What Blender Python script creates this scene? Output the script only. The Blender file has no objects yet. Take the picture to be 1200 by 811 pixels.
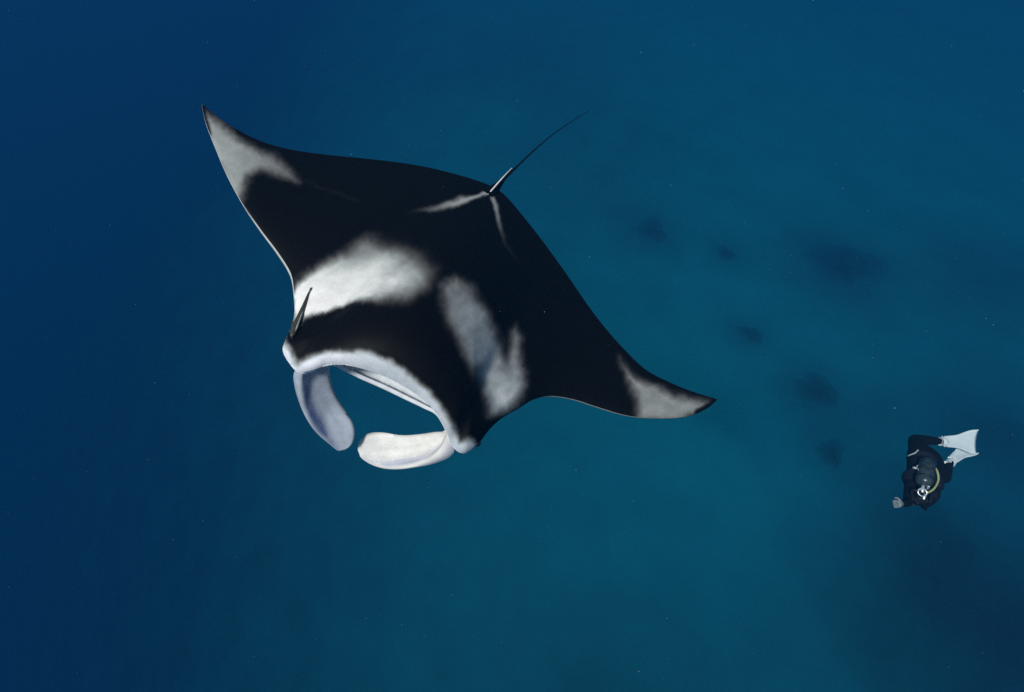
import bpy, bmesh, math, random
import numpy as np
from mathutils import Vector, Matrix

random.seed(7); rng = np.random.default_rng(7)
SC = bpy.context.scene
COL = SC.collection

# ------------------------------------------------------------------ camera
F = 655.0                       # focal length in pixels of the 1200 x 811 photograph
CX, CY = 600.0, 405.5
PITCH = math.radians(55)        # camera looks 55 degrees below the horizontal
cam_d = bpy.data.cameras.new('camera')
cam = bpy.data.objects.new('camera', cam_d); COL.objects.link(cam)
cam_d.sensor_fit = 'HORIZONTAL'; cam_d.sensor_width = 36.0
cam_d.lens = 36.0 * F / 1200.0
cam_d.clip_start = 0.05; cam_d.clip_end = 2000
cam.location = (0, 0, 0); cam.rotation_euler = (math.pi / 2 - PITCH, 0, 0)
SC.camera = cam
RC = np.array([[1, 0, 0],
               [0, math.sin(PITCH), -math.cos(PITCH)],
               [0, math.cos(PITCH), math.sin(PITCH)]])   # camera axes -> world

# ------------------------------------------------------------------ sky, sun, exposure
SUN_CAM = np.array([-0.44, 0.12, 0.89]); SUN_CAM /= np.linalg.norm(SUN_CAM)
SUN = RC @ SUN_CAM                                         # towards the sun, world
el = math.asin(SUN[2]); az = math.atan2(SUN[0], SUN[1])
world = bpy.data.worlds.new('World'); SC.world = world; world.use_nodes = True
wn = world.node_tree; wn.nodes.clear()
sky = wn.nodes.new('ShaderNodeTexSky'); sky.sky_type = 'NISHITA'; sky.sun_disc = False
sky.sun_elevation = el; sky.sun_rotation = az
bg = wn.nodes.new('ShaderNodeBackground'); bg.inputs['Strength'].default_value = 0.06
wo = wn.nodes.new('ShaderNodeOutputWorld')
wn.links.new(sky.outputs[0], bg.inputs[0]); wn.links.new(bg.outputs[0], wo.inputs[0])
sd = bpy.data.lights.new('sun', 'SUN'); sd.energy = 5.0; sd.angle = math.radians(9)   # broken up by the waves above
sd.color = (1.0, 0.87, 0.79)
sun = bpy.data.objects.new('sun', sd); COL.objects.link(sun)
sun.rotation_euler = Vector(-SUN).to_track_quat('-Z', 'Y').to_euler()
vs = SC.view_settings
vs.view_transform = 'Standard'; vs.look = 'None'; vs.exposure = 0.0; vs.gamma = 1.0
vs.use_curve_mapping = False
SC.cycles.use_denoising = False
SC.cycles.volume_bounces = 1
SC.cycles.max_bounces = 6

# ------------------------------------------------------------------ helpers
def ray(px, py):
    return np.array([(px - CX) / F, -(py - CY) / F, -1.0])
def at(px, py, depth):                                     # pixel + distance along the optical axis -> world
    return RC @ (ray(px, py) * depth)
def at_ground(px, py, z):
    d = RC @ ray(px, py)
    return d * (z / d[2])
def tag(o, label=None, cat=None, group=None, kind=None):
    if label: o['label'] = label
    if cat: o['category'] = cat
    if group: o['group'] = group
    if kind: o['kind'] = kind
    return o
def mesh_obj(name, verts, faces, mat, parent=None, smooth=True):
    me = bpy.data.meshes.new(name)
    me.from_pydata([tuple(map(float, v)) for v in verts], [], [tuple(map(int, f)) for f in faces])
    me.update()
    if smooth: me.polygons.foreach_set('use_smooth', [True] * len(me.polygons))
    me.materials.append(mat)
    o = bpy.data.objects.new(name, me); COL.objects.link(o)
    if parent: o.parent = parent
    return o
def empty(name, loc=(0, 0, 0)):
    o = bpy.data.objects.new(name, None); COL.objects.link(o); o.location = loc
    o.empty_display_size = 0.1
    return o
def grid_faces(nu, nv, wrap_v=False):
    a = np.arange(nu * nv).reshape(nu, nv)
    b = np.roll(a, -1, axis=1) if wrap_v else a
    if wrap_v: q = np.stack([a[:-1], a[1:], b[1:], b[:-1]], -1)
    else: q = np.stack([a[:-1, :-1], a[1:, :-1], a[1:, 1:], a[:-1, 1:]], -1)
    return q.reshape(-1, 4)
def spline(P, n):                                          # Catmull-Rom through control points, n samples
    P = np.asarray(P, float); m = len(P)
    Q = np.vstack([2 * P[0] - P[1], P, 2 * P[-1] - P[-2]])
    seg = np.r_[0, np.cumsum(np.linalg.norm(np.diff(P, axis=0), axis=1))]
    u = np.linspace(0, seg[-1], n); k = np.clip(np.searchsorted(seg, u, 'right') - 1, 0, m - 2)
    t = ((u - seg[k]) / np.maximum(seg[k + 1] - seg[k], 1e-9))[:, None]
    p0, p1, p2, p3 = Q[k], Q[k + 1], Q[k + 2], Q[k + 3]
    return .5 * (2 * p1 + (p2 - p0) * t + (2 * p0 - 5 * p1 + 4 * p2 - p3) * t ** 2 + (3 * p1 - p0 - 3 * p2 + p3) * t ** 3)
def tube_vf(path, radii, seg=12, flat=1.0, flat_dir=None):
    P = np.asarray(path, float); n = len(P); r = np.asarray(radii, float)
    T = np.gradient(P, axis=0); T /= np.linalg.norm(T, axis=1)[:, None] + 1e-12
    ref = np.array(flat_dir if flat_dir is not None else [0.13, 0.31, 0.94], float)
    V = []
    for i in range(n):
        a = np.cross(T[i], ref); a /= np.linalg.norm(a) + 1e-12; b = np.cross(a, T[i])
        th = np.linspace(0, 2 * math.pi, seg, endpoint=False)
        V.append(P[i] + r[i] * (np.cos(th)[:, None] * a + flat * np.sin(th)[:, None] * b))
    V = np.vstack(V); Fq = [tuple(f) for f in grid_faces(n, seg, True)]
    Fq.append(tuple(range(seg))[::-1]); Fq.append(tuple(range((n - 1) * seg, n * seg)))
    return V, Fq

def poly_sd(p, poly):                                      # signed distance in photo pixels, > 0 inside
    poly = np.asarray(poly, float); d = np.full(len(p), 1e9); inside = np.zeros(len(p), bool)
    for a, b in zip(poly, np.roll(poly, -1, 0)):
        ab = b - a; t = np.clip(((p - a) @ ab) / (ab @ ab + 1e-9), 0, 1)
        d = np.minimum(d, np.linalg.norm(p - (a + t[:, None] * ab), axis=1))
        c = ((a[1] > p[:, 1]) != (b[1] > p[:, 1])) & (p[:, 0] < (b[0] - a[0]) * (p[:, 1] - a[1]) / (b[1] - a[1] + 1e-12) + a[0])
        inside ^= c
    return np.where(inside, d, -d)
def line_d(p, pts):
    d = np.full(len(p), 1e9)
    for a, b in zip(np.asarray(pts, float)[:-1], np.asarray(pts, float)[1:]):
        ab = b - a; t = np.clip(((p - a) @ ab) / (ab @ ab + 1e-9), 0, 1)
        d = np.minimum(d, np.linalg.norm(p - (a + t[:, None] * ab), axis=1))
    return d
def ss(x, a, b):
    t = np.clip((x - a) / (b - a), 0, 1); return t * t * (3 - 2 * t)
_lat = rng.random((64, 64))
def vnoise(p, s):                                          # value noise in the plane
    q = p / s; i = np.floor(q).astype(int); f = q - i; f = f * f * (3 - 2 * f)
    g = lambda a, b: _lat[(i[:, 0] + a) % 64, (i[:, 1] + b) % 64]
    return (g(0, 0) * (1 - f[:, 0]) + g(1, 0) * f[:, 0]) * (1 - f[:, 1]) + (g(0, 1) * (1 - f[:, 0]) + g(1, 1) * f[:, 0]) * f[:, 1]
def fbm(p, s):
    return (vnoise(p, s) + .5 * vnoise(p + 77, s / 2) + .25 * vnoise(p + 31, s / 4)) / 1.75 - .5
def gauss(p, c, r, ang=0):
    a = math.radians(ang); d = p - np.array(c, float)
    u = d[:, 0] * math.cos(a) + d[:, 1] * math.sin(a); v = -d[:, 0] * math.sin(a) + d[:, 1] * math.cos(a)
    return np.exp(-(u / r[0]) ** 2 - (v / r[1]) ** 2)


# ------------------------------------------------------------------ materials
def new_mat(name):
    m = bpy.data.materials.new(name); m.use_nodes = True
    nt = m.node_tree; b = nt.nodes['Principled BSDF']
    return m, nt, b
def simple(name, col, rough=.6, spec=.3, metal=0.0, var=.18, scale=9.0, bump=.0):
    m, nt, b = new_mat(name)
    b.inputs['Roughness'].default_value = rough; b.inputs['Specular IOR Level'].default_value = spec
    b.inputs['Metallic'].default_value = metal
    tc = nt.nodes.new('ShaderNodeTexCoord'); no = nt.nodes.new('ShaderNodeTexNoise')
    no.inputs['Scale'].default_value = scale; no.inputs['Detail'].default_value = 6
    nt.links.new(tc.outputs['Object'], no.inputs['Vector'])
    mx = nt.nodes.new('ShaderNodeMix'); mx.data_type = 'RGBA'
    mx.inputs['A'].default_value = (*[c * (1 - var) for c in col], 1)
    mx.inputs['B'].default_value = (*[min(1, c * (1 + var)) for c in col], 1)
    nt.links.new(no.outputs['Fac'], mx.inputs['Factor']); nt.links.new(mx.outputs['Result'], b.inputs['Base Color'])
    if bump:
        bp = nt.nodes.new('ShaderNodeBump'); bp.inputs['Strength'].default_value = bump; bp.inputs['Distance'].default_value = .02
        nt.links.new(no.outputs['Fac'], bp.inputs['Height']); nt.links.new(bp.outputs[0], b.inputs['Normal'])
    return m

def skin_material():
    m, nt, b = new_mat('manta_skin')
    b.inputs['Roughness'].default_value = .55; b.inputs['Specular IOR Level'].default_value = .06
    at_ = nt.nodes.new('ShaderNodeAttribute'); at_.attribute_name = 'marking'
    tc = nt.nodes.new('ShaderNodeTexCoord')
    n1 = nt.nodes.new('ShaderNodeTexNoise'); n1.inputs['Scale'].default_value = 14; n1.inputs['Detail'].default_value = 8
    n1.inputs['Roughness'].default_value = .65
    n2 = nt.nodes.new('ShaderNodeTexNoise'); n2.inputs['Scale'].default_value = 240; n2.inputs['Detail'].default_value = 3
    for n in (n1, n2): nt.links.new(tc.outputs['Object'], n.inputs['Vector'])
    # grain breaks the edge of the pigment
    ad = nt.nodes.new('ShaderNodeMath'); ad.operation = 'MULTIPLY_ADD'
    nt.links.new(n2.outputs['Fac'], ad.inputs[0]); ad.inputs[1].default_value = .5; ad.inputs[2].default_value = .75
    mr = nt.nodes.new('ShaderNodeMapRange'); nt.links.new(n1.outputs['Fac'], mr.inputs['Value'])
    mr.inputs['From Min'].default_value = .3; mr.inputs['From Max'].default_value = .7
    mr.inputs['To Min'].default_value = .86; mr.inputs['To Max'].default_value = 1.1
    m1 = nt.nodes.new('ShaderNodeMath'); m1.operation = 'MULTIPLY'
    nt.links.new(ad.outputs[0], m1.inputs[0]); nt.links.new(mr.outputs[0], m1.inputs[1])
    mx = nt.nodes.new('ShaderNodeVectorMath'); mx.operation = 'SCALE'
    nt.links.new(at_.outputs['Color'], mx.inputs[0]); nt.links.new(m1.outputs[0], mx.inputs['Scale'])
    nt.links.new(mx.outputs[0], b.inputs['Base Color'])
    bp = nt.nodes.new('ShaderNodeBump'); bp.inputs['Strength'].default_value = .12; bp.inputs['Distance'].default_value = .004
    nt.links.new(n2.outputs['Fac'], bp.inputs['Height']); nt.links.new(bp.outputs[0], b.inputs['Normal'])
    return m
M_SKIN = skin_material()

# ------------------------------------------------------------------ seabed
ZB = -26.0
def ground_mat():
    m, nt, b = new_mat('silty_sand_and_reef')
    b.inputs['Roughness'].default_value = .95; b.inputs['Specular IOR Level'].default_value = .05
    at_ = nt.nodes.new('ShaderNodeAttribute'); at_.attribute_name = 'reef_cover'
    tc = nt.nodes.new('ShaderNodeTexCoord')
    n1 = nt.nodes.new('ShaderNodeTexNoise'); n1.inputs['Scale'].default_value = .35; n1.inputs['Detail'].default_value = 10; n1.inputs['Roughness'].default_value = .6
    nt.links.new(tc.outputs['Object'], n1.inputs['Vector'])
    ad = nt.nodes.new('ShaderNodeMath'); ad.operation = 'MULTIPLY_ADD'; ad.inputs[1].default_value = .5; ad.inputs[2].default_value = -.25
    nt.links.new(n1.outputs['Fac'], ad.inputs[0])
    a2 = nt.nodes.new('ShaderNodeMath'); a2.operation = 'ADD'; a2.use_clamp = True
    nt.links.new(at_.outputs['Fac'], a2.inputs[0]); nt.links.new(ad.outputs[0], a2.inputs[1])
    mx = nt.nodes.new('ShaderNodeMix'); mx.data_type = 'RGBA'
    mx.inputs['A'].default_value = SAND; mx.inputs['B'].default_value = REEF
    nt.links.new(a2.outputs[0], mx.inputs['Factor']); nt.links.new(mx.outputs['Result'], b.inputs['Base Color'])
    bp = nt.nodes.new('ShaderNodeBump'); bp.inputs['Strength'].default_value = .25; bp.inputs['Distance'].default_value = .3
    nt.links.new(n1.outputs['Fac'], bp.inputs['Height']); nt.links.new(bp.outputs[0], b.inputs['Normal'])
    return m
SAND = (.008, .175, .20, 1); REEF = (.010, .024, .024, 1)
M_SEABED = ground_mat()
# a sand shelf that falls away into deep water, with dark reef on its outer side
def warp(n, half):                                         # dense in the middle, out to +-half
    t = np.linspace(-1, 1, n); return half * (0.22 * t + 0.78 * t ** 3)
gx = warp(260, 240.) + 8; gy = warp(260, 240.) + 18
GX, GY = np.meshgrid(gx, gy, indexing='ij')
P2 = np.stack([GX.ravel(), GY.ravel()], 1)
gl = [at_ground(p[0], p[1], ZB)[:2] for p in ((420, 120), (450, 300), (500, 480), (530, 640), (560, 800))]   # edge of the shelf
gl = np.array(gl)
ex = np.interp(P2[:, 1], gl[::-1, 1], gl[::-1, 0])
dist = P2[:, 0] - ex + 5 * fbm(P2, 19.)                    # > 0 on the shelf
drop = np.log1p(np.exp(-(dist + 6) / 9.)) * 9
z = ZB - np.minimum(drop * .9, 44 + 5 * fbm(P2, 30.)) + .9 * fbm(P2, 9.) + .3 * fbm(P2, 2.6)
def cover_px(p, r, k=1.0):
    c = at_ground(p[0], p[1], ZB)[:2]; s = np.linalg.norm(at_ground(p[0] + 10, p[1], ZB)[:2] - c) / 10
    return k * np.exp(-(np.linalg.norm(P2 - c, axis=1) / (r * s)) ** 2)
cov = ss(-dist, -24, 30) * .95
for p, r, k in (((1150, 700), 170, 1.0), ((1090, 620), 100, .85), ((1180, 520), 110, .7), ((1170, 330), 95, .5), ((1040, 480), 45, .35),
                ((985, 310), 78, .55), ((955, 455), 44, .55), ((880, 390), 28, .45), ((765, 262), 44, .4), ((852, 292), 25, .4), ((975, 525), 38, .4),
                ((640, 60), 130, .30), ((700, 800), 130, .35), ((690, 190), 130, .32), ((900, 790), 120, .25), ((1150, 800), 150, .6)):
    cov = np.maximum(cov, cover_px(p, r, k)) if k > .6 else cov + cover_px(p, r, k) * (1 - cov)
seabed = mesh_obj('seabed', np.column_stack([P2, z]), grid_faces(260, 260), M_SEABED)
tag(seabed, 'pale sandy seabed shelf dropping into deep blue water', None, None, 'structure')
fa = seabed.data.attributes.new('reef_cover', 'FLOAT', 'POINT'); fa.data.foreach_set('value', np.clip(cov, 0, 1).astype(np.float32))
def bilin(A, x, y):
    A = A.reshape(260, 260); x = np.asarray(x, float); y = np.asarray(y, float)
    i = np.clip(np.searchsorted(gx, x) - 1, 0, 258); j = np.clip(np.searchsorted(gy, y) - 1, 0, 258)
    u = (x - gx[i]) / (gx[i + 1] - gx[i]); v = (y - gy[j]) / (gy[j + 1] - gy[j])
    return (A[i, j] * (1 - u) + A[i + 1, j] * u) * (1 - v) + (A[i, j + 1] * (1 - u) + A[i + 1, j + 1] * u) * v
def ground_z(x, y): return bilin(z, x, y)

# ------------------------------------------------------------------ coral heads on the sand
def coral(p, rpx, label, seed):
    r = np.random.default_rng(seed)
    c = at_ground(p[0], p[1], ZB); s = np.linalg.norm(at_ground(p[0] + 10, p[1], ZB) - c) / 10; R = rpx * s
    gz = float(ground_z(c[0], c[1]))
    bm = bmesh.new(); nr_, na_ = 26, 72
    th_ = np.linspace(0, 2 * math.pi, na_, endpoint=False); ro = 1 + .16 * np.sin(th_ * 2 + seed) + .12 * np.sin(th_ * 3 + seed * 2.1) + .07 * np.sin(th_ * 7 + seed)
    G = []; CV = []
    for i in range(nr_):
        f_ = i / (nr_ - 1); rad = R * f_ * ro
        q = np.stack([rad * np.cos(th_), rad * np.sin(th_)], 1)
        lump = fbm(q + 50 * seed + 500, R * .5)
        h = R * .11 * (1 - f_ ** 2) ** 1.8 * (1 + 1.1 * lump) + .03 - .10 * f_ ** 6
        zz = ground_z(c[0] + q[:, 0], c[1] + q[:, 1]) - gz
        G.append(np.column_stack([q, zz + h]))
        CV.append(bilin(cov, c[0] + q[:, 0], c[1] + q[:, 1]) + .30 * (1 - f_ ** 2) ** 1.5)
    G = np.array(G).reshape(-1, 3); G[:na_] = G[:na_].mean(0)
    vs_ = [bm.verts.new(v) for v in G]
    for f in grid_faces(nr_, na_, True): bm.faces.new([vs_[k_] for k_ in f])
    bmesh.ops.recalc_face_normals(bm, faces=bm.faces)
    me = bpy.data.meshes.new('coral_head'); bm.to_mesh(me); bm.free(); me.materials.append(M_SEABED)
    me.attributes.new('reef_cover', 'FLOAT', 'POINT').data.foreach_set('value', np.clip(np.concatenate(CV), 0, 1).astype(np.float32))
    me.polygons.foreach_set('use_smooth', [True] * len(me.polygons))
    o = bpy.data.objects.new('coral_head', me); COL.objects.link(o); o.location = (c[0], c[1], gz)
    tag(o, label, 'coral', 'coral heads on the sand')
coral((985, 310), 50, 'widest dark coral mound on the pale sand, blurred by blue water', 1)
coral((955, 456), 29, 'dark round coral head on sand between the widest mound and the diver', 2)
coral((880, 389), 17, 'small dark coral clump on sand beside the widest coral mound', 3)
coral((852, 292), 14, 'tiny faint coral clump on sand behind the small dark clump', 4)
coral((765, 262), 24, 'faint scattered coral patch on sand behind the right wing of the manta', 5)
coral((976, 528), 20, 'faint low coral patch on sand beside the round coral head', 6)

# ------------------------------------------------------------------ the water itself
x_ = 262.0; zt_, zb_ = 1.6, float(z.min()) - 1.2
hv = [(-x_ + 8, -x_ + 18, zb_), (x_ + 8, -x_ + 18, zb_), (x_ + 8, x_ + 18, zb_), (-x_ + 8, x_ + 18, zb_), (-x_ + 8, -x_ + 18, zt_), (x_ + 8, -x_ + 18, zt_), (x_ + 8, x_ + 18, zt_), (-x_ + 8, x_ + 18, zt_)]
M_WATER = bpy.data.materials.new('sea_water'); M_WATER.use_nodes = True
nt = M_WATER.node_tree; nt.nodes.clear()
pv = nt.nodes.new('ShaderNodeVolumePrincipled'); mo = nt.nodes.new('ShaderNodeOutputMaterial')
pv.inputs['Color'].default_value = (.006, .060, .148, 1)
pv.inputs['Absorption Color'].default_value = (.012, .253, .43, 1)
pv.inputs['Density'].default_value = .040
pv.inputs['Anisotropy'].default_value = 0.0
nt.links.new(pv.outputs[0], mo.inputs['Volume'])
haze = mesh_obj('haze', hv, [(3, 2, 1, 0), (4, 5, 6, 7), (0, 1, 5, 4), (1, 2, 6, 5), (2, 3, 7, 6), (3, 0, 4, 7)], M_WATER, None, False)
tag(haze, 'clear blue sea water fading the seabed into haze', None, None, 'stuff')

# ------------------------------------------------------------------ specks added in the water to imitate fine grain
M_SPECK = simple('speck', (.30, .34, .34), .8, .2)
sp_v, sp_f = [], []
oct_v = np.array([(1, 0, 0), (-1, 0, 0), (0, 1, 0), (0, -1, 0), (0, 0, 1), (0, 0, -1)], float)
oct_f = [(0, 2, 4), (2, 1, 4), (1, 3, 4), (3, 0, 4), (2, 0, 5), (1, 2, 5), (3, 1, 5), (0, 3, 5)]
for k_ in range(1500):
    d_ = 1.6 + 9.4 * rng.random() ** .8
    c_ = at(rng.uniform(-150, 1350), rng.uniform(-120, 930), d_)
    sp_v.append(c_ + oct_v * rng.uniform(.0006, .0015) * rng.uniform(.6, 1.4, (6, 1))); sp_f += [tuple(i + 6 * k_ for i in f) for f in oct_f]
specks = mesh_obj('added_specks', np.vstack(sp_v), sp_f, M_SPECK, None, False)
tag(specks, 'tiny pale specks added through the blue water as fine grain', 'speck', None, 'stuff')

# ------------------------------------------------------------------ manta ray
def manta_frame(tilt, bank, yaw, depth, c):
    a = math.radians(yaw); t = math.radians(tilt); k = math.radians(bank)
    fw = np.array([-math.sin(a), -math.cos(a), 0])
    Y = fw * math.cos(t) + np.array([0, 0, 1]) * math.sin(t)
    X0 = np.cross(Y, [0, 0, 1.]); X0 /= np.linalg.norm(X0); Z0 = np.cross(X0, Y)
    X = X0 * math.cos(k) + Z0 * math.sin(k); Z = np.cross(X, Y)
    return X, Y, Z, ray(*c) * depth
MX, MY, MZ, MO = manta_frame(35, 7, 25, 3.34, (507, 334))
MR = np.stack([MX, MY, MZ], 1)                            # manta axes -> camera
def un_z(p, z=0.0):                                       # photo pixel on the manta's level z -> manta x, y
    d = ray(*p); s = np.dot(MO + MZ * z, MZ) / np.dot(d, MZ); P = d * s - MO
    return np.array([P @ MX, P @ MY, z])
def un_plane(p, pt, nrm):                                 # photo pixel on any plane given in manta axes
    d = MR.T @ ray(*p); o = -(MR.T @ MO)
    s = np.dot(np.asarray(pt) - o, nrm) / np.dot(d, nrm)
    return o + d * s
def proj(V):                                              # manta coordinates -> photo pixel
    P = V @ MR.T + MO
    return np.stack([CX + F * P[..., 0] / -P[..., 2], CY - F * P[..., 1] / -P[..., 2]], -1)

# traced outline: image left = manta's right (+x)
lead_px = [(841, 468), (828, 479), (805, 488), (770, 490), (735, 487), (700, 477), (672, 468), (645, 464), (625, 468), (607, 479), (588, 490),
           (574, 503), (564, 516), (559, 523), (552, 528), (544, 531), (536, 528), (529, 519)]
lead_px2 = [(350, 436), (340, 426), (331, 411), (334, 400), (341, 384), (345, 366), (344, 345), (340, 322), (325, 297),
            (305, 270), (285, 240), (266, 205), (252, 172), (241, 143), (236, 121)]
trail_px = [(841, 468), (812, 459), (785, 448), (758, 434), (735, 413), (705, 379), (670, 330), (640, 288), (612, 252), (592, 229), (580, 221),
            (566, 214), (530, 203), (485, 193), (430, 186), (380, 181), (335, 174), (300, 163), (265, 144), (236, 121)]
lip_px = [(527, 515), (523, 505), (514, 488), (500, 472), (480, 457), (455, 443), (430, 434), (405, 428), (385, 428), (368, 433), (356, 442)]
jaw_px = [(525, 510), (512, 487), (498, 479), (475, 468), (450, 456), (425, 445), (402, 434), (390, 429), (372, 433), (358, 442)]

def z_wing(x):                                            # spanwise bend of the mid surface
    return -0.055 * np.exp(-((np.abs(x) - 1.0) / .45) ** 2) + np.where(x > 0, -.10, .02) * np.clip((np.abs(x) - .9) / .9, 0, 1) ** 2
def un_edge(P):
    out = []
    for p in P:
        x = 0.
        for _ in range(12):
            q = un_z(p, float(z_wing(np.array(x)))); x = q[0]
        out.append(q)
    return np.array(out)
LE1 = un_edge(lead_px); LE2 = un_edge(lead_px2); TE = un_edge(trail_px)
def lipz(f): return .02 + .15 * np.sin(np.pi * f) ** 1.3
nlip = len(lip_px)
LIP = np.array([un_z(p, lipz(i / (nlip - 1))) for i, p in enumerate(lip_px)])
njaw = len(jaw_px)
JAW = np.array([un_z(p, -.02 - .13 * math.sin(math.pi * i / (njaw - 1)) ** .7) for i, p in enumerate(jaw_px)])
ctrl = np.vstack([LE1, LIP[1:-1], LE2]); nA, nB_ = len(LE1), len(LE1) + len(LIP) - 2
lead = spline(ctrl, 1500)
seg_c = np.r_[0, np.cumsum(np.linalg.norm(np.diff(ctrl, axis=0), axis=1))]; seg_c /= seg_c[-1]
f0, f1 = seg_c[nA - 1], seg_c[nB_]                        # where the mouth begins and ends along the front edge
NS = 620
sA = np.linspace(0, 1, NS)
def smooth(a, k):
    w = np.hanning(2 * k + 3)[1:-1]; w /= w.sum()
    return np.convolve(np.pad(a, k, mode='edge'), w, 'valid')
LD = np.stack([np.interp(sA, np.linspace(0, 1, 1500), lead[:, c]) for c in range(3)], 1)
LD = np.stack([smooth(LD[:, c], 3) for c in range(3)], 1)
trail = spline(TE, 900); trail = trail[np.argsort(trail[:, 0])]
xl, yl, zl = LD.T
xt = smooth(np.maximum.accumulate(smooth(xl, 8)), 70)
xt = trail[0, 0] + (xt - xt[0]) / (xt[-1] - xt[0]) * (trail[-1, 0] - trail[0, 0])
wtip = ss(np.minimum(sA, 1 - sA), 0, .10); xt = xl * (1 - wtip) + xt * wtip
xt = np.clip(np.maximum.accumulate(xt), trail[0, 0], trail[-1, 0])
yt = np.interp(xt, trail[:, 0], trail[:, 1]); zt = z_wing(xt)
XC = (LIP[0, 0] + LIP[-1, 0]) / 2                          # head centre line
def half_thick(x, y):
    c = np.abs(x - XC * np.clip((y + .4) / .8, 0, 1))
    return .185 * np.exp(-(c / .62) ** 2.0) + .050 * np.clip(1 - np.abs(x) / 1.86, 0, 1) ** .8 + .0035
chord = np.hypot(yl - yt, xl - xt)
fm = np.clip((sA - f0) / (f1 - f0), 0, 1)
mouth = np.sqrt(np.clip(1 - (2 * fm - 1) ** 2, 0, 1))     # 0..1 across the mouth
JS = spline(JAW, 200); JI = np.stack([np.interp(fm, np.linspace(0, 1, 200), JS[:, c]) for c in range(3)], 1)
k = smooth(np.clip(mouth * 1.6, 0, 1), 4)[:, None]
JD = LD + (JI - LD) * k; JD[:, 2] = np.minimum(JD[:, 2], LD[:, 2] - .010)
JD = np.stack([smooth(JD[:, c], 3) for c in range(3)], 1)
xj, yj, zj = JD.T
ND, NM, NB = 130, 22, 70
rows = []; region = []
sD = np.linspace(0, 1, ND)                                 # dorsal, trailing edge -> lip
cap = chord * .30; edge2 = lead[:, :2]
for i in range(NS):
    L, T, J = LD[i], np.array([xt[i], yt[i], zt[i]]), JD[i]
    q = (1 - np.cos(np.pi * sD)) / 2; e = 1 - q            # e = 0 at the leading edge
    X_ = T[0] + (L[0] - T[0]) * q; Y_ = T[1] + (L[1] - T[1]) * q
    dl = np.sqrt(((np.stack([X_, Y_], 1)[:, None, :] - edge2[None]) ** 2).sum(-1).min(1)); dl = np.maximum(dl - dl[-1] * np.exp(-dl / .03), 0)
    wr = min(.46, .60 * chord[i] + 1e-4); rise = np.sqrt(1 - (1 - np.clip(dl / wr, 0, 1)) ** 2)
    D = np.stack([X_, Y_, T[2] + (L[2] - T[2]) * (1 - e) ** 3.2 + np.minimum(half_thick(X_, Y_), cap[i]) * rise * (1 - e ** 1.35) * 1.22], 1)
    m = max(mouth[i], .015) * .42
    lipth = .022 * min(1, mouth[i] * 2) + .0015
    dirm = np.array([(XC - L[0]) * .35, -1.0])             # the mouth narrows towards the throat
    a = np.linspace(0, 1, NM)[1:]                          # roof of the mouth
    back = lipth * .55 * np.sin(a * np.pi) * np.exp(-a * 6) * 3 - m * a ** 1.3
    roof = np.stack([L[0] - back * dirm[0], L[1] - back * dirm[1],
                     L[2] - lipth * (1 - np.exp(-a * 9)) + (.03 * mouth[i]) * np.sin(a * np.pi * .5) - .10 * mouth[i] * a ** 2], 1)
    end = roof[-1]
    b = 1 - (1 - np.linspace(0, 1, NM)[1:]) ** 1.7
    ridge = .016 * mouth[i] * (np.exp(-((b - .965) / .03) ** 2) - .9 * np.exp(-((b - .88) / .045) ** 2))
    floor = np.stack([end[0] + (J[0] - end[0]) * b, end[1] + (J[1] - .004 - end[1]) * b, end[2] + (J[2] - end[2]) * (1 - (1 - b) ** 2.2) + ridge], 1)
    qb = (1 - np.cos(np.pi * np.linspace(0, 1, NB))) / 2; qb = qb[1:-1]
    profb = (np.sqrt(qb) * (1 - qb) ** .8) * 1.15
    XB = J[0] + (T[0] - J[0]) * qb; YB = J[1] + (T[1] - J[1]) * qb
    B = np.stack([XB, YB, J[2] + (T[2] - J[2]) * qb ** .8 - np.minimum(half_thick(XB, YB), cap[i]) * profb * .95], 1)
    rows.append(np.vstack([D, roof, floor, B]))
NL = len(rows[0])
region = np.r_[np.zeros(ND), np.ones(2 * (NM - 1)), np.full(NB - 2, 2)]
BV = np.array(rows)                                        # NS x NL x 3
e_of = np.r_[1 - (1 - np.cos(np.pi * sD)) / 2, np.zeros(2 * (NM - 1)), np.linspace(0, 1, NB)[1:-1]]

# --- pigment and some painted shade, laid on the skin
V = BV.reshape(-1, 3); reg = np.tile(region, NS); ee = np.tile(e_of, NS)
px = proj(V); pn = px + np.stack([fbm(px, 22), fbm(px + 400, 22)], 1) * 9
BLACK = np.array([.0026, .0027, .0027]); WHITE = np.array([.82, .80, .79])
amt = np.zeros(len(V))
def add(a): 
    global amt
    amt = np.maximum(amt, a)
patchL = [(343, 378), (340, 345), (346, 328), (368, 316), (398, 298), (432, 281), (465, 287), (497, 299), (511, 315), (503, 335), (476, 349),
          (447, 354), (420, 353), (398, 361), (372, 370), (356, 374), (352, 380)]
sl = poly_sd(pn, patchL)
wl = 6 + 24 * ss(px[:, 0], 395, 500) + 13 * ss(-(px[:, 1] + .42 * (px[:, 0] - 345) - 345), -4, 30)
grain = fbm(px, 3.2) * 2.6 + fbm(px, 11) * 3
core = .97 - .32 * gauss(px, (428, 298), (46, 11), -20) - .34 * gauss(px, (492, 306), (38, 26)) - .10 * gauss(px, (452, 330), (36, 16), -15) \
    + .12 * gauss(px, (462, 326), (22, 9), -20) - .22 * gauss(px, (440, 280), (50, 10), -8) + .18 * fbm(px, 10) * ss(px[:, 0], 400, 470)
add(ss(sl + grain, -.6 * wl, .8 * wl) * core)
patchR = [(517, 336), (535, 327), (554, 337), (569, 360), (582, 388), (593, 414), (599, 388), (604, 384), (609, 405), (614, 430), (613, 455),
          (607, 472), (593, 487), (574, 487), (571, 468), (560, 442), (541, 407), (523, 374)]
sr = poly_sd(pn, patchR)
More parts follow.
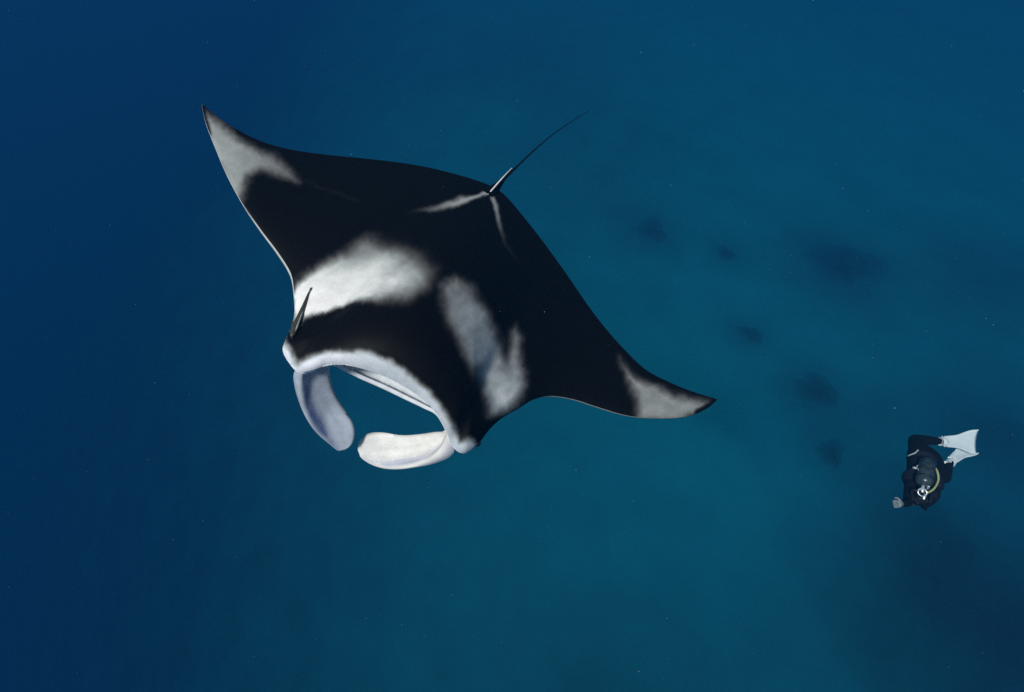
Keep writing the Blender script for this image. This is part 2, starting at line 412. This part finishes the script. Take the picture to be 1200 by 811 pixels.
corer = .76 + .22 * fbm(px, 9) + .16 * gauss(px, (594, 462), (22, 24)) - .34 * gauss(px, (591, 408), (8, 40), -8) - .12 * gauss(px, (536, 342), (22, 16))  # own grey mottling, with the weaker light on this side painted in
add(ss(sr + grain * 1.2, -12, 13) * corer)
tipL = [(232, 118), (256, 140), (288, 166), (320, 181), (341, 196), (350, 213), (330, 209), (304, 200), (292, 208), (287, 228), (277, 244), (262, 212), (240, 160)]
add(ss(poly_sd(pn, tipL) + grain, -9, 11) * (.64 - .12 * gauss(px, (335, 203), (24, 14)) + .05 * gauss(px, (270, 175), (20, 30)) + .1 * fbm(px, 9)))
tipR = [(724, 419), (742, 437), (760, 447), (785, 459), (836, 470), (842, 484), (800, 494), (770, 496), (744, 494), (741, 462), (733, 440)]
add(ss(poly_sd(pn, tipR) + grain, -9, 12) * (.62 + .12 * fbm(px, 9)))
add(ss(-line_d(pn, [(347, 208), (380, 222), (420, 236)]), -6, 0) * .085)
vw = 4 + 4.5 * np.exp(-((px[:, 0] - 530) / 22) ** 2)
add(ss(-line_d(pn, [(462, 252), (500, 246), (525, 241), (552, 234), (574, 226)]) + grain * .5, -vw, 0) * .74 * ss(px[:, 0], 464, 545))
add(ss(-line_d(pn, [(577, 234), (581, 248), (586, 264), (592, 283), (614, 320)]) + grain * .4, -5.5, 0) * (.52 * ss(-px[:, 1], -292, -240) + .14 * ss(-px[:, 1], -322, -290)))
# dark tips of the wings
dk = np.maximum(ss(-line_d(px, [(234, 114), (236, 135), (242, 156)]), -8, -2), ss(-line_d(px, [(843, 466), (836, 476), (820, 485)]), -9, -3))
amt *= 1 - dk
# pale rim round the mouth and the eye bulges
lipband = [(334, 396), (344, 412), (348, 424), (362, 417), (382, 411), (403, 409), (432, 411), (457, 421), (482, 437), (504, 457), (522, 480), (535, 503),
           (540, 517), (550, 512), (562, 520), (545, 560), (420, 560), (300, 470), (318, 400)]
pl = px + np.stack([fbm(px, 9), fbm(px + 200, 9)], 1) * 5
add(ss(poly_sd(pl, lipband) + grain * .4, -5, 7) * (.95 + .12 * fbm(px, 16) - .10 * gauss(px, (470, 440), (55, 16), 35) - .14 * gauss(px, (530, 500), (14, 40), -20)))
amt_lip = ss(poly_sd(pl, lipband), -2, 6)
amt = np.where((reg == 0) & (ee < .004) & (px[:, 0] < 346) & (px[:, 1] > 215), np.maximum(amt, .78 * ss(px[:, 1], 215, 270)), amt)
amt = np.where(reg == 1, np.maximum(amt, np.where(np.repeat(mouth, NL) > .03, .93, .6)), amt)
jt_ = np.r_[np.zeros(ND + NM - 1), 1 - (1 - np.linspace(0, 1, NM)[1:]) ** 1.7, np.zeros(NB - 2)]
tooth = np.tile(np.exp(-((jt_ - .91) / .02) ** 2) * (jt_ > 0), NS) * ss(np.repeat(mouth, NL), .4, .8) * np.clip(.6 + 2 * fbm(px, 6), 0, 1)
amt = np.clip(amt * (1 - .6 * tooth), 0, 1.05) ** 2.2
colr = BLACK + (WHITE - BLACK) * amt[:, None]
colr = colr * (1 - amt_lip[:, None] * np.array([.13, .09, .0]))  # bluish shade of the lip band painted into its colour
colr = colr * (1 - .18 * (4 * amt * (1 - amt))[:, None] * np.array([.5, 0, .1]))
belly = reg == 2
bn = fbm(V[:, :2] * 100, 18)[:, None]
colr = np.where(belly[:, None], np.array([.62, .61, .60]) * (1 + .35 * bn), colr)
rightlead = belly & (px[:, 0] > 560) & (ee < .05)
colr[rightlead] = BLACK
faces = grid_faces(NS, NL, True)
faces = faces[:, ::-1]
allV = [V]; allF = [tuple(f) for f in faces]; allC = [colr]
allF.append(tuple(range(NL))); allF.append(tuple(range((NS - 1) * NL, NS * NL))[::-1])
def append(Vn, Fn, Cn):
    o = sum(len(v) for v in allV); allV.append(np.asarray(Vn)); allC.append(np.asarray(Cn))
    allF.extend([tuple(int(i) + o for i in f) for f in Fn])

# --- cephalic lobes: a scoop-shaped sheet from each corner of the mouth, curling in below it
def lobe(rim_px, inner_px, corner, back, bulge, tint, base):
    n, m = 70, 15
    nr = np.array([0, .90, .44]); nr /= np.linalg.norm(nr)
    rim2 = spline(rim_px, n); inn2 = spline(inner_px, n)
    u = np.linspace(0, 1, n)
    off = back * np.sin(np.pi * np.clip(.18 + .82 * u, 0, 1)) ** .9
    conv = ss(u, .45, 1.0); off = back * np.sin(np.pi / 2 * np.clip((u + .16) / .3, 0, 1)) * (1 - .4 * conv); roff = back * .6 * conv
    R = np.array([un_plane(p, np.asarray(corner) - nr * o, nr) for p, o in zip(rim2, roff)])
    I = np.array([un_plane(p, np.asarray(corner) - nr * o, nr) for p, o in zip(inn2, off)])
    cen = R.mean(0)
    mid = []
    ring = []; so_ = []
    for i in range(n):
        a, b = R[i], I[i]; w = np.linalg.norm(b - a)
        out = (a + b) / 2 - LOBE_C; out -= nr * (out @ nr); out /= np.linalg.norm(out) + 1e-9
        s = np.linspace(0, 1, m)[:, None]
        line = a + (b - a) * s + out * (bulge * w * np.sin(np.pi * s) + .0035 * np.sin(9 * s + u[i] * 14) * np.sin(np.pi * s))
        tn = np.gradient(line, axis=0); tn /= np.linalg.norm(tn, axis=1)[:, None] + 1e-9
        ax = np.gradient(R + I, axis=0)[i]; ax /= np.linalg.norm(ax) + 1e-9
        nn = np.cross(tn, ax); nn /= np.linalg.norm(nn, axis=1)[:, None] + 1e-9
        th = (.006 + .011 * (1 - s) ** 3 + .004) * min(1, w / .02) * (np.clip(4 * s * (1 - s), 0, 1) ** .35 * .75 + .25 * (s < .98))
        th = th * np.minimum(1, (1 - u[i]) / .06 + .05)
        thk = base * float(ss(np.array(u[i]), 0, .07) * (1 - ss(np.array(u[i]), .10, .55))) * (1 - .75 * s) ** 1.5     # fleshy root
        so = np.sign((nn * out).sum(1).mean()); so_.append(so)
        ring.append(np.vstack([line + nn * (th + thk * (so > 0)), (line - nn * (th + thk * (so < 0)))[::-1]]))
    Vn = np.array(ring).reshape(-1, 3); Fn = [tuple(f) for f in grid_faces(n, 2 * m, True)]
    Fn.append(tuple(range(2 * m))[::-1]); Fn.append(tuple(range((n - 1) * 2 * m, n * 2 * m)))
    uu = np.repeat(u, 2 * m); sv = np.tile(np.r_[np.linspace(0, 1, m), np.linspace(1, 0, m)], n)
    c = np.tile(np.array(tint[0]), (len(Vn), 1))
    shade_blot = np.clip(np.exp(-((uu - .55) / .35) ** 2 - ((sv - .25) / .16) ** 2) * (1 + 1.5 * fbm(np.stack([uu * 200, sv * 60], 1), 14)), 0, 1)  # bluish shade near the rim, painted into the lobe colour
    c = c + (np.array(tint[1]) - c) * (shade_blot * tint[2])[:, None]
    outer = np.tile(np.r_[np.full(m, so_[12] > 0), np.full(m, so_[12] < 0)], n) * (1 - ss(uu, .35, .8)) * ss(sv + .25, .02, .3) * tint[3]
    c = c * (1 - outer[:, None] * np.array([.52, .46, .30]))  # blue-grey shade on the outer root, painted into the colour
    streak = 1 + .30 * fbm(np.stack([uu * 40, sv * 300], 1), 22) + .25 * fbm(np.stack([uu * 300, sv * 120], 1), 30)
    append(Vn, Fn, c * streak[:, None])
CL = un_z((350, 436), 0.0); CR = un_z((532, 515), 0.0)
LOBE_C = (un_z((350, 436), -.15) + un_z((532, 515), -.15)) / 2 + np.array([0, .12, -.1])
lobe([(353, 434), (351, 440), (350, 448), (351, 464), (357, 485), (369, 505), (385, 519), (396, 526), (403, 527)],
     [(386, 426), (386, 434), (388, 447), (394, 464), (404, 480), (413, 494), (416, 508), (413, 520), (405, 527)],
     CL - np.array([0, .02, .02]), .13, .16, ((.33, .37, .43), (.06, .09, .23), .9, .3), .03)  # inner face in shade, painted as a blue-grey base with a bluer area
lobe([(527, 496), (526, 504), (523, 516), (517, 530), (502, 541), (480, 548), (458, 550), (440, 546), (427, 537), (421, 528)],
     [(523, 499), (520, 505), (510, 506), (490, 509), (470, 510), (450, 507), (436, 507), (426, 511), (420, 519), (420, 527)],
     CR - np.array([0, .03, .03]), .13, .20, ((.66, .65, .62), (.28, .31, .42), .75, 1.0), .062)

# --- whip tail
tail_px = [(570, 230, 0), (580, 221, 0), (592, 208, .01), (606, 195, .03), (626, 176, .05), (650, 156, .06), (672, 141, .07), (690, 130, .07)]
TP = np.array([un_z(p[:2], p[2] + float(z_wing(np.array(0.)))) for p in tail_px])
TPs = spline(TP, 80); tr = np.interp(np.linspace(0, 1, 80), [0, .08, .16, .3, .6, 1], [.050, .034, .014, .0066, .0042, .0018])
tv, tf = tube_vf(TPs, tr, 14, .8, (0, 0, 1))
append(tv, tf, np.tile(BLACK * 1.3, (len(tv), 1)))

AV = np.vstack(allV); AC = np.vstack(allC)
root = empty('manta_ray')
W = Matrix.Identity(4)
Rw = RC @ MR; Ow = RC @ MO
for r_ in range(3):
    for c_ in range(3): W[r_][c_] = Rw[r_, c_]
    W[r_][3] = Ow[r_]
root.matrix_world = W
tag(root, 'large black manta ray with white shoulder patches, mouth wide open and head lobes curled inward', 'manta ray')
body = mesh_obj('body', AV, allF, M_SKIN, root)
ca = body.data.color_attributes.new('marking', 'FLOAT_COLOR', 'POINT')
ca.data.foreach_set('color', np.column_stack([np.clip(AC, 0, 1), np.ones(len(AC))]).astype(np.float32).ravel())

# --- small dorsal fin at the root of the tail
M_FIN = simple('dorsal_fin_skin', (.02, .02, .02), .55, .12)
M_FINE = simple('fin_edge_skin', (.62, .61, .60), .55, .12)
fb0, fb1 = un_z((571, 229), .02), un_z((588, 213), .01)
ft = un_z((600, 197), .10)
n = 16; fv = []; ff = []
for i in range(n):
    s = i / (n - 1); base = fb0 + (fb1 - fb0) * s; top = fb0 + (ft - fb0) * (s ** .75) + np.array([0, 0, .012]) * math.sin(math.pi * s)
    for j, h in enumerate((-.15, .3, .7, 1.0)):
        c = base + (top - base) * h; th = .010 * (1 - .75 * max(h, 0)) * (1 - .6 * s)
        fv += [c + np.array([th, 0, 0]), c - np.array([th, 0, 0])]
for i in range(n - 1):
    for j in range(3):
        a = i * 8 + j * 2; b = a + 8
        ff += [(a, b, b + 2, a + 2), (a + 1, a + 3, b + 3, b + 1)]
    ff += [(i * 8 + 6, i * 8 + 14, i * 8 + 15, i * 8 + 7)]
ff += [tuple((n - 1) * 8 + k for k in (0, 1, 3, 5, 7, 6, 4, 2))]
dorsal = mesh_obj('dorsal_fin', fv, ff, M_FIN, root)
edge = np.array([fb0 + (ft - fb0) * (s ** .75) + np.array([0, 0, .012]) * math.sin(math.pi * s) for s in np.linspace(0, 1, 20)])
ev, ef = tube_vf(edge, np.interp(np.linspace(0, 1, 20), [0, .3, 1], [.006, .006, .002]), 8)
mesh_obj('pale_edge', ev, ef, M_FINE, dorsal)

# --- eyes on the sides of the head
M_EYE = simple('eye_black', (.01, .01, .012), .12, .5)
for p, sx in (((333, 403), 1), ((563, 518), -1)):
    c = un_z(p, 0.0)
    bm = bmesh.new(); bmesh.ops.create_uvsphere(bm, u_segments=20, v_segments=12, radius=.021)
    me = bpy.data.meshes.new('eye'); bm.to_mesh(me); bm.free(); me.materials.append(M_EYE)
    me.polygons.foreach_set('use_smooth', [True] * len(me.polygons))
    o = bpy.data.objects.new('eye', me); COL.objects.link(o); o.parent = root
    o.location = (c[0] - sx * .010, c[1], -.030)

# ------------------------------------------------------------------ small fish riding on the shoulder
def surf(p):                                               # point of the manta's back under a photo pixel
    m_ = reg < .5
    k_ = np.argmin(np.where(m_, np.linalg.norm(px - np.array(p, float), axis=1), 1e9)); return V[k_]
M_FISH = simple('remora_skin', (.045, .048, .040), .4, .35, 0, .5, 60)
M_FISH_PALE = simple('remora_stripe', (.30, .30, .26), .4, .3)
rp = [(342, 397), (345, 389), (349, 378), (353, 367), (357, 356), (361, 346), (364, 340)]
RP = np.array([surf(p) for p in rp]); RP[:, 2] += np.array([.016, .020, .018, .013, .010, .008, .007])
RPs = spline(RP, 40)
rr = np.interp(np.linspace(0, 1, 40), [0, .06, .2, .38, .62, .85, 1], [.006, .014, .019, .016, .010, .005, .002])
c0 = RPs.mean(0)
fish = empty('remora'); fish.matrix_world = W @ Matrix.Translation(Vector(c0))
tag(fish, 'slender dark remora with a pale flank stripe clinging beside the manta\'s eye', 'fish')
fvv, fff = tube_vf(RPs - c0, rr, 14, .8, (0, 0, 1)); mesh_obj('body', fvv, fff, M_FISH, fish)
side = np.array([-.55, -.1, .75]); side /= np.linalg.norm(side)
sv_, sf_ = tube_vf((RPs - c0)[4:24] + rr[4:24, None] * side * .72, rr[4:24] * np.interp(np.arange(20), [0, 4, 14, 19], [.1, .34, .3, .05]), 8); mesh_obj('flank_stripe', sv_, sf_, M_FISH_PALE, fish)
ax = RPs[-1] - RPs[-8]; ax /= np.linalg.norm(ax); sd_ = np.cross(ax, [0, 0, 1]); sd_ /= np.linalg.norm(sd_)
def blade(name, base, pts, th, mat, parent):
    n_ = len(pts); P_ = np.array([base + q for q in pts]); nn = np.cross(P_[1] - P_[0], P_[2] - P_[0]); nn /= np.linalg.norm(nn) + 1e-9
    vv = np.vstack([P_ + nn * th, P_ - nn * th]); ff_ = [tuple(range(n_)), tuple(range(2 * n_ - 1, n_ - 1, -1))]
    ff_ += [(i, i + n_, (i + 1) % n_ + n_, (i + 1) % n_) for i in range(n_)]
    return mesh_obj(name, vv, ff_, mat, parent, False)
b0 = RPs[-2] - c0
blade('tail_fin', b0, [-sd_ * .002, ax * .012 - sd_ * .005, ax * .026, ax * .012 + sd_ * .005, sd_ * .002], .0012, M_FISH, fish)
for s_ in (-1, 1):
    bq = RPs[9] - c0 + sd_ * s_ * .014
    blade('side_fin', bq, [ax * -.006, sd_ * s_ * .014 + ax * .014, sd_ * s_ * .012 + ax * .026, ax * .008], .0012, M_FISH, fish)

# ------------------------------------------------------------------ scuba diver
M_SUIT = simple('black_wetsuit', (.0035, .004, .005), .75, .15, 0, .5, 30)
M_BCD = simple('navy_vest_fabric', (.006, .007, .016), .8, .2, 0, .4, 25)
M_TANK = simple('grey_green_tank_paint', (.028, .042, .045), .3, .5, 0, .9, 22)
M_CHROME = simple('bright_metal', (.75, .76, .78), .25, .5, .6)
M_FINW = simple('white_fin_rubber', (.88, .90, .88), .5, .3, 0, .12, 5)
M_FINS = simple('grey_fin_rib', (.30, .34, .34), .6, .3)
M_YEL = simple('pale_yellow_hose', (.34, .36, .17), .5, .3)
M_HOSE = simple('black_rubber_hose', (.01, .01, .012), .5, .3)
M_HAND = simple('pale_skin', (.22, .24, .24), .6, .3)
M_GLASS = simple('mask_lens', (.02, .03, .035), .08, .6)
HIP = at(1083, 532, 6.42)
diver = empty('diver', HIP)
tag(diver, 'scuba diver in black wetsuit with white fins, head down, grey tank on the back', 'person')
def dv(px_, py_, d_): return at(px_, py_, d_) - HIP
def skin_mesh(name, joints, edges, root_i, mat, parent, levels=2):
    me = bpy.data.meshes.new(name)
    me.from_pydata([tuple(map(float, j[0])) for j in joints], edges, [])
    o = bpy.data.objects.new(name, me); COL.objects.link(o); o.parent = parent
    sk = o.modifiers.new('skin', 'SKIN'); sk.use_smooth_shade = True
    for i, j in enumerate(joints):
        r_ = j[1]; me.skin_vertices[0].data[i].radius = (r_, r_) if np.isscalar(r_) else r_
        me.skin_vertices[0].data[i].use_root = (i == root_i)
    sb = o.modifiers.new('subdivision', 'SUBSURF'); sb.levels = levels; sb.render_levels = levels
    bpy.context.view_layer.update()
    dg = bpy.context.evaluated_depsgraph_get(); nm = bpy.data.meshes.new_from_object(o.evaluated_get(dg))
    o.modifiers.clear(); o.data = nm; bpy.data.meshes.remove(me); nm.name = name
    nm.materials.clear(); nm.materials.append(mat); nm.polygons.foreach_set('use_smooth', [True] * len(nm.polygons))
    return o
J = {'pelvis': (1083, 532, 6.42, .145), 'spine': (1081, 548, 6.34, .14), 'chest': (1080, 563, 6.26, .155), 'neck': (1079, 575, 6.20, .065),
     'head': (1078, 584, 6.15, .105), 'crown': (1078, 593, 6.12, .085),
     'hip1': (1076, 526, 6.50, .105), 'knee1': (1071, 515, 6.80, .072), 'calf1': (1084, 516, 6.86, .066), 'ankle1': (1101, 517, 6.94, .045), 'toe1': (1107, 517, 6.97, .038),
     'hip2': (1093, 538, 6.46, .105), 'knee2': (1106, 562, 6.60, .072), 'calf2': (1109, 554, 6.76, .064), 'ankle2': (1112, 546, 6.93, .045), 'toe2': (1115, 541, 7.00, .038),
     'sho1': (1069, 566, 6.25, .080), 'elb1': (1064, 589, 6.06, .052), 'wri1': (1056, 590, 5.88, .036),
     'sho2': (1094, 567, 6.25, .080), 'elb2': (1096, 582, 6.08, .052), 'wri2': (1086, 592, 6.26, .036)}
names = list(J); idx = {n_: i for i, n_ in enumerate(names)}
joints = [(dv(*J[n_][:3]), J[n_][3]) for n_ in names]
E_ = [('pelvis', 'spine'), ('spine', 'chest'), ('chest', 'neck'), ('neck', 'head'), ('head', 'crown'), ('pelvis', 'hip1'), ('hip1', 'knee1'), ('knee1', 'calf1'), ('calf1', 'ankle1'), ('ankle1', 'toe1'),
      ('pelvis', 'hip2'), ('hip2', 'knee2'), ('knee2', 'calf2'), ('calf2', 'ankle2'), ('ankle2', 'toe2'), ('chest', 'sho1'), ('sho1', 'elb1'), ('elb1', 'wri1'), ('chest', 'sho2'), ('sho2', 'elb2'), ('elb2', 'wri2')]
skin_mesh('wetsuit_body', joints, [(idx[a], idx[b]) for a, b in E_], 0, M_SUIT, diver)
# hands with five fingers
def hand(w0, elb, up, mat):
    a = w0 - elb; a /= np.linalg.norm(a); s_ = np.cross(a, up); s_ /= np.linalg.norm(s_); u_ = np.cross(s_, a)
    jt = [(w0 - a * .02, .026), (w0 + a * .035, (.034, .020)), (w0 + a * .075, (.038, .018))]; ed = [(0, 1), (1, 2)]
    for k_, (off, ln) in enumerate(((-.030, .060), (-.010, .075), (.011, .070), (.030, .055))):
        p0 = w0 + a * .085 + s_ * off; p1 = p0 + a * ln * .5 - u_ * .012; p2 = p0 + a * ln * .85 - u_ * .040
        b_ = len(jt); jt += [(p0, .0095), (p1, .009), (p2, .0075)]; ed += [(2, b_), (b_, b_ + 1), (b_ + 1, b_ + 2)]
    p0 = w0 + a * .03 + s_ * .040; p1 = p0 + a * .03 + s_ * .02 - u_ * .01; p2 = p1 + a * .03 - u_ * .014
    b_ = len(jt); jt += [(p0, .0115), (p1, .010), (p2, .008)]; ed += [(1, b_), (b_, b_ + 1), (b_ + 1, b_ + 2)]
    return skin_mesh('hand', jt, ed, 0, mat, diver, 1)
tocam = -at(1080, 570, 1.0); tocam /= np.linalg.norm(tocam)
hand(dv(*J['wri1'][:3]), dv(*J['elb1'][:3]), tocam, M_HAND)
hand(dv(*J['wri2'][:3]), dv(*J['elb2'][:3]), tocam, M_SUIT)
# buoyancy vest wrapped round the torso
def vest():
    n_, m_ = 22, 28
    top, bot = dv(1079.5, 571, 6.215), dv(1083.5, 537, 6.395)
    axv = bot - top; L_ = np.linalg.norm(axv); axv /= L_
    sx = np.cross(axv, tocam); sx /= np.linalg.norm(sx); bk = np.cross(sx, axv)
    if bk @ tocam < 0: bk = -bk
    ring = []
    for i in range(n_):
        u_ = i / (n_ - 1); c_ = top + axv * L_ * u_
        w_ = .205 * (1 - .22 * u_) * (.72 + .28 * math.sin(math.pi * min(1, u_ * 1.5 + .12))) * (.86 if i in (0, n_ - 1) else 1)
        d_ = .175 * (.88 if i in (0, n_ - 1) else 1)
        th = np.linspace(0, 2 * math.pi, m_, endpoint=False)
        lump = 1 + .05 * np.sin(th * 3 + u_ * 7) + .035 * np.sin(u_ * 19 + th)
        ring.append(c_ + (np.cos(th) * w_ * lump)[:, None] * sx + (np.sin(th) * d_ * lump)[:, None] * bk)
    vv = np.array(ring).reshape(-1, 3); ff_ = [tuple(f) for f in grid_faces(n_, m_, True)]
    ff_ += [tuple(range(m_))[::-1], tuple(range((n_ - 1) * m_, n_ * m_))]
    return mesh_obj('buoyancy_vest', vv, ff_, M_BCD, diver)
vst = vest()
# tank along the spine
t0, t1 = dv(1087.5, 541, 6.13), dv(1082, 569, 5.96)
ta = t1 - t0; TL = np.linalg.norm(ta); ta /= TL
us = np.array([-.03, 0, .02, .5, .84, .91, .96, .99, 1.0, 1.03]); rs = np.array([.055, .070, .078, .078, .078, .070, .052, .032, .022, .020])
tv_, tf_ = tube_vf(t0 + ta * TL * us[:, None], rs, 28); tank = mesh_obj('tank', tv_, tf_, M_TANK, diver)
def ringmesh(name, c_, axis, R_, r_, mat, parent):
    axis = axis / np.linalg.norm(axis); a_ = np.cross(axis, [.2, .9, .3]); a_ /= np.linalg.norm(a_); b_ = np.cross(axis, a_)
    th = np.linspace(0, 2 * math.pi, 28, endpoint=False); ph = np.linspace(0, 2 * math.pi, 10, endpoint=False)
    vv = np.array([[c_ + (R_ + r_ * math.cos(p_)) * (math.cos(t_) * a_ + math.sin(t_) * b_) + r_ * math.sin(p_) * axis for p_ in ph] for t_ in th]).reshape(-1, 3)
    g_ = np.arange(280).reshape(28, 10); g2 = np.roll(g_, -1, 0); ff_ = np.stack([g_, g2, np.roll(g2, -1, 1), np.roll(g_, -1, 1)], -1).reshape(-1, 4)
    return mesh_obj(name, vv, ff_, mat, parent)
ringmesh('tank_band', t0 + ta * TL * .38, ta, .079, .008, M_HOSE, tank)
ringmesh('tank_band', t0 + ta * TL * .72, ta, .079, .008, M_HOSE, tank)
reg_c = dv(1081, 577, 5.93)
ringmesh('valve_yoke', reg_c, tocam + .35 * np.array([1, 0, 0]), .040, .0075, M_CHROME, tank)
def bar(name, pts_, r_, mat, parent, seg=10):
    P_ = spline(np.array(pts_), max(8, 6 * len(pts_))); vv, ff_ = tube_vf(P_, np.full(len(P_), r_), seg); return mesh_obj(name, vv, ff_, mat, parent)
bar('valve_stem', [t1 - ta * .02, t1 + ta * .05, reg_c], .016, M_CHROME, tank)
bar('first_stage', [dv(1082.2, 585, 5.90), dv(1083.4, 582, 5.90), dv(1084.4, 580, 5.91)], .013, M_CHROME, tank)
bar('valve_knob', [dv(1087, 572.5, 5.93), dv(1088.4, 570, 5.94)], .012, M_CHROME, tank)
# hoses and clips
bar('hose', [dv(1084, 579, 5.93), dv(1094, 573, 5.98), dv(1099.5, 563, 6.05), dv(1098.5, 553, 6.10), dv(1095, 547, 6.16)], .011, M_YEL, diver)
bar('hose', [dv(1079, 578, 5.93), dv(1070, 574, 5.98), dv(1069, 581, 6.02), dv(1076, 590, 6.02)], .012, M_HOSE, diver)
bar('hose', [dv(1083, 577, 5.93), dv(1091, 578, 5.98), dv(1090, 588, 6.02)], .012, M_HOSE, diver)
bar('shoulder_strap', [dv(1076.5, 552, 6.12), dv(1076.8, 559, 6.08), dv(1078, 567, 6.04)], .012, M_CHROME, vst)
def clip(c_, d_, w_):
    d_ = d_ / np.linalg.norm(d_); s_ = np.cross(d_, tocam); s_ /= np.linalg.norm(s_)
    bar('buckle', [c_ - d_ * w_, c_ + s_ * w_ * .5, c_ + d_ * w_, c_ + d_ * w_ * 1.2 + s_ * w_], .013, M_CHROME, vst)
clip(dv(1073, 547, 6.12), np.array([1., .2, .3]), .028); clip(dv(1077, 545.5, 6.12), np.array([.5, .6, .6]), .024)
clip(dv(1088.5, 547.5, 6.03), np.array([.4, .4, .5]), .012); clip(dv(1081.5, 539.5, 6.17), np.array([1., .2, .2]), .014)
bar('thigh_strap', [dv(1064.5, 534, 6.37), dv(1068, 532.5, 6.33), dv(1072, 531, 6.31), dv(1076, 527.5, 6.32)], .008, M_FINS, diver)
# mask on the face side of the head
mc = dv(1078, 590, 6.27)
bar('mask_frame', [mc + np.array([-.075, 0, 0]), mc + np.array([-.03, .03, -.035]), mc + np.array([.03, .03, -.035]), mc + np.array([.075, 0, 0])], .032, M_GLASS, diver)
ringmesh('mask_strap', dv(1078.2, 587, 6.145), dv(1078, 594, 6.12) - dv(1079, 580, 6.17), .100, .010, M_HOSE, diver)
# fins: a pocket and a flexed blade with raised side ribs
def fin(root_p, tip_p, width, twist, curl, foot):
    a = tip_p - root_p; L_ = np.linalg.norm(a); a /= L_
    s_ = np.cross(a, tocam); s_ /= np.linalg.norm(s_); u_ = np.cross(s_, a)
    n_, m_ = 26, 13; top, bot = [], []; ribs = ([], [])
    for i in range(n_):
        t_ = i / (n_ - 1); w_ = width * (.34 + .30 * t_ + .36 * ss(np.array(t_), .35, .92)) / 2
        an = twist * (t_ - .1); sx = s_ * math.cos(an) + u_ * math.sin(an); ux = -s_ * math.sin(an) + u_ * math.cos(an)
        c_ = root_p + a * L_ * t_ + ux * curl * t_ ** 2
        for j in range(m_):
            v_ = j / (m_ - 1) * 2 - 1
            end = .05 * L_ * (1 - v_ * v_) if i == n_ - 1 else 0
            p_ = c_ + sx * w_ * v_ + a * end - ux * .03 * (1 - v_ * v_) * t_
            th = .012 * (1 - .8 * t_) + .002
            top.append(p_ + ux * th); bot.append(p_ - ux * th)
        ribs[0].append(c_ - sx * w_); ribs[1].append(c_ + sx * w_)
    N_ = n_ * m_; g_ = grid_faces(n_, m_); ff_ = [tuple(f) for f in g_] + [tuple(f[::-1] + N_) for f in g_]
    G = np.arange(N_).reshape(n_, m_); bd = np.r_[G[:, 0], G[-1, 1:], G[-2::-1, -1], G[0, -2:0:-1]]
    ff_ += [(int(a_), int(b_), int(b_ + N_), int(a_ + N_)) for a_, b_ in zip(np.roll(bd, -1), bd)]
    o = mesh_obj('fin', np.vstack([top, bot]), ff_, M_FINW, diver)
    for r_ in ribs:
        vv, f2 = tube_vf(np.array(r_), np.linspace(.014, .006, n_), 8); mesh_obj('side_rib', vv, f2, M_FINW, o)
    vv, f2 = tube_vf(spline([foot - a * .10, foot, root_p + a * .06], 14), np.interp(np.linspace(0, 1, 14), [0, .5, 1], [.052, .056, .03]), 16, .8, u_)
    mesh_obj('foot_pocket', vv, f2, M_FINW, o)
    return o
fin(dv(1106, 517.5, 6.96), dv(1142, 517.5, 7.25), .31, -.35, .03, dv(1107, 517.5, 6.96))
fin(dv(1116, 539, 7.02), dv(1136, 523, 7.42), .24, -.2, .02, dv(1114, 542, 7.00))
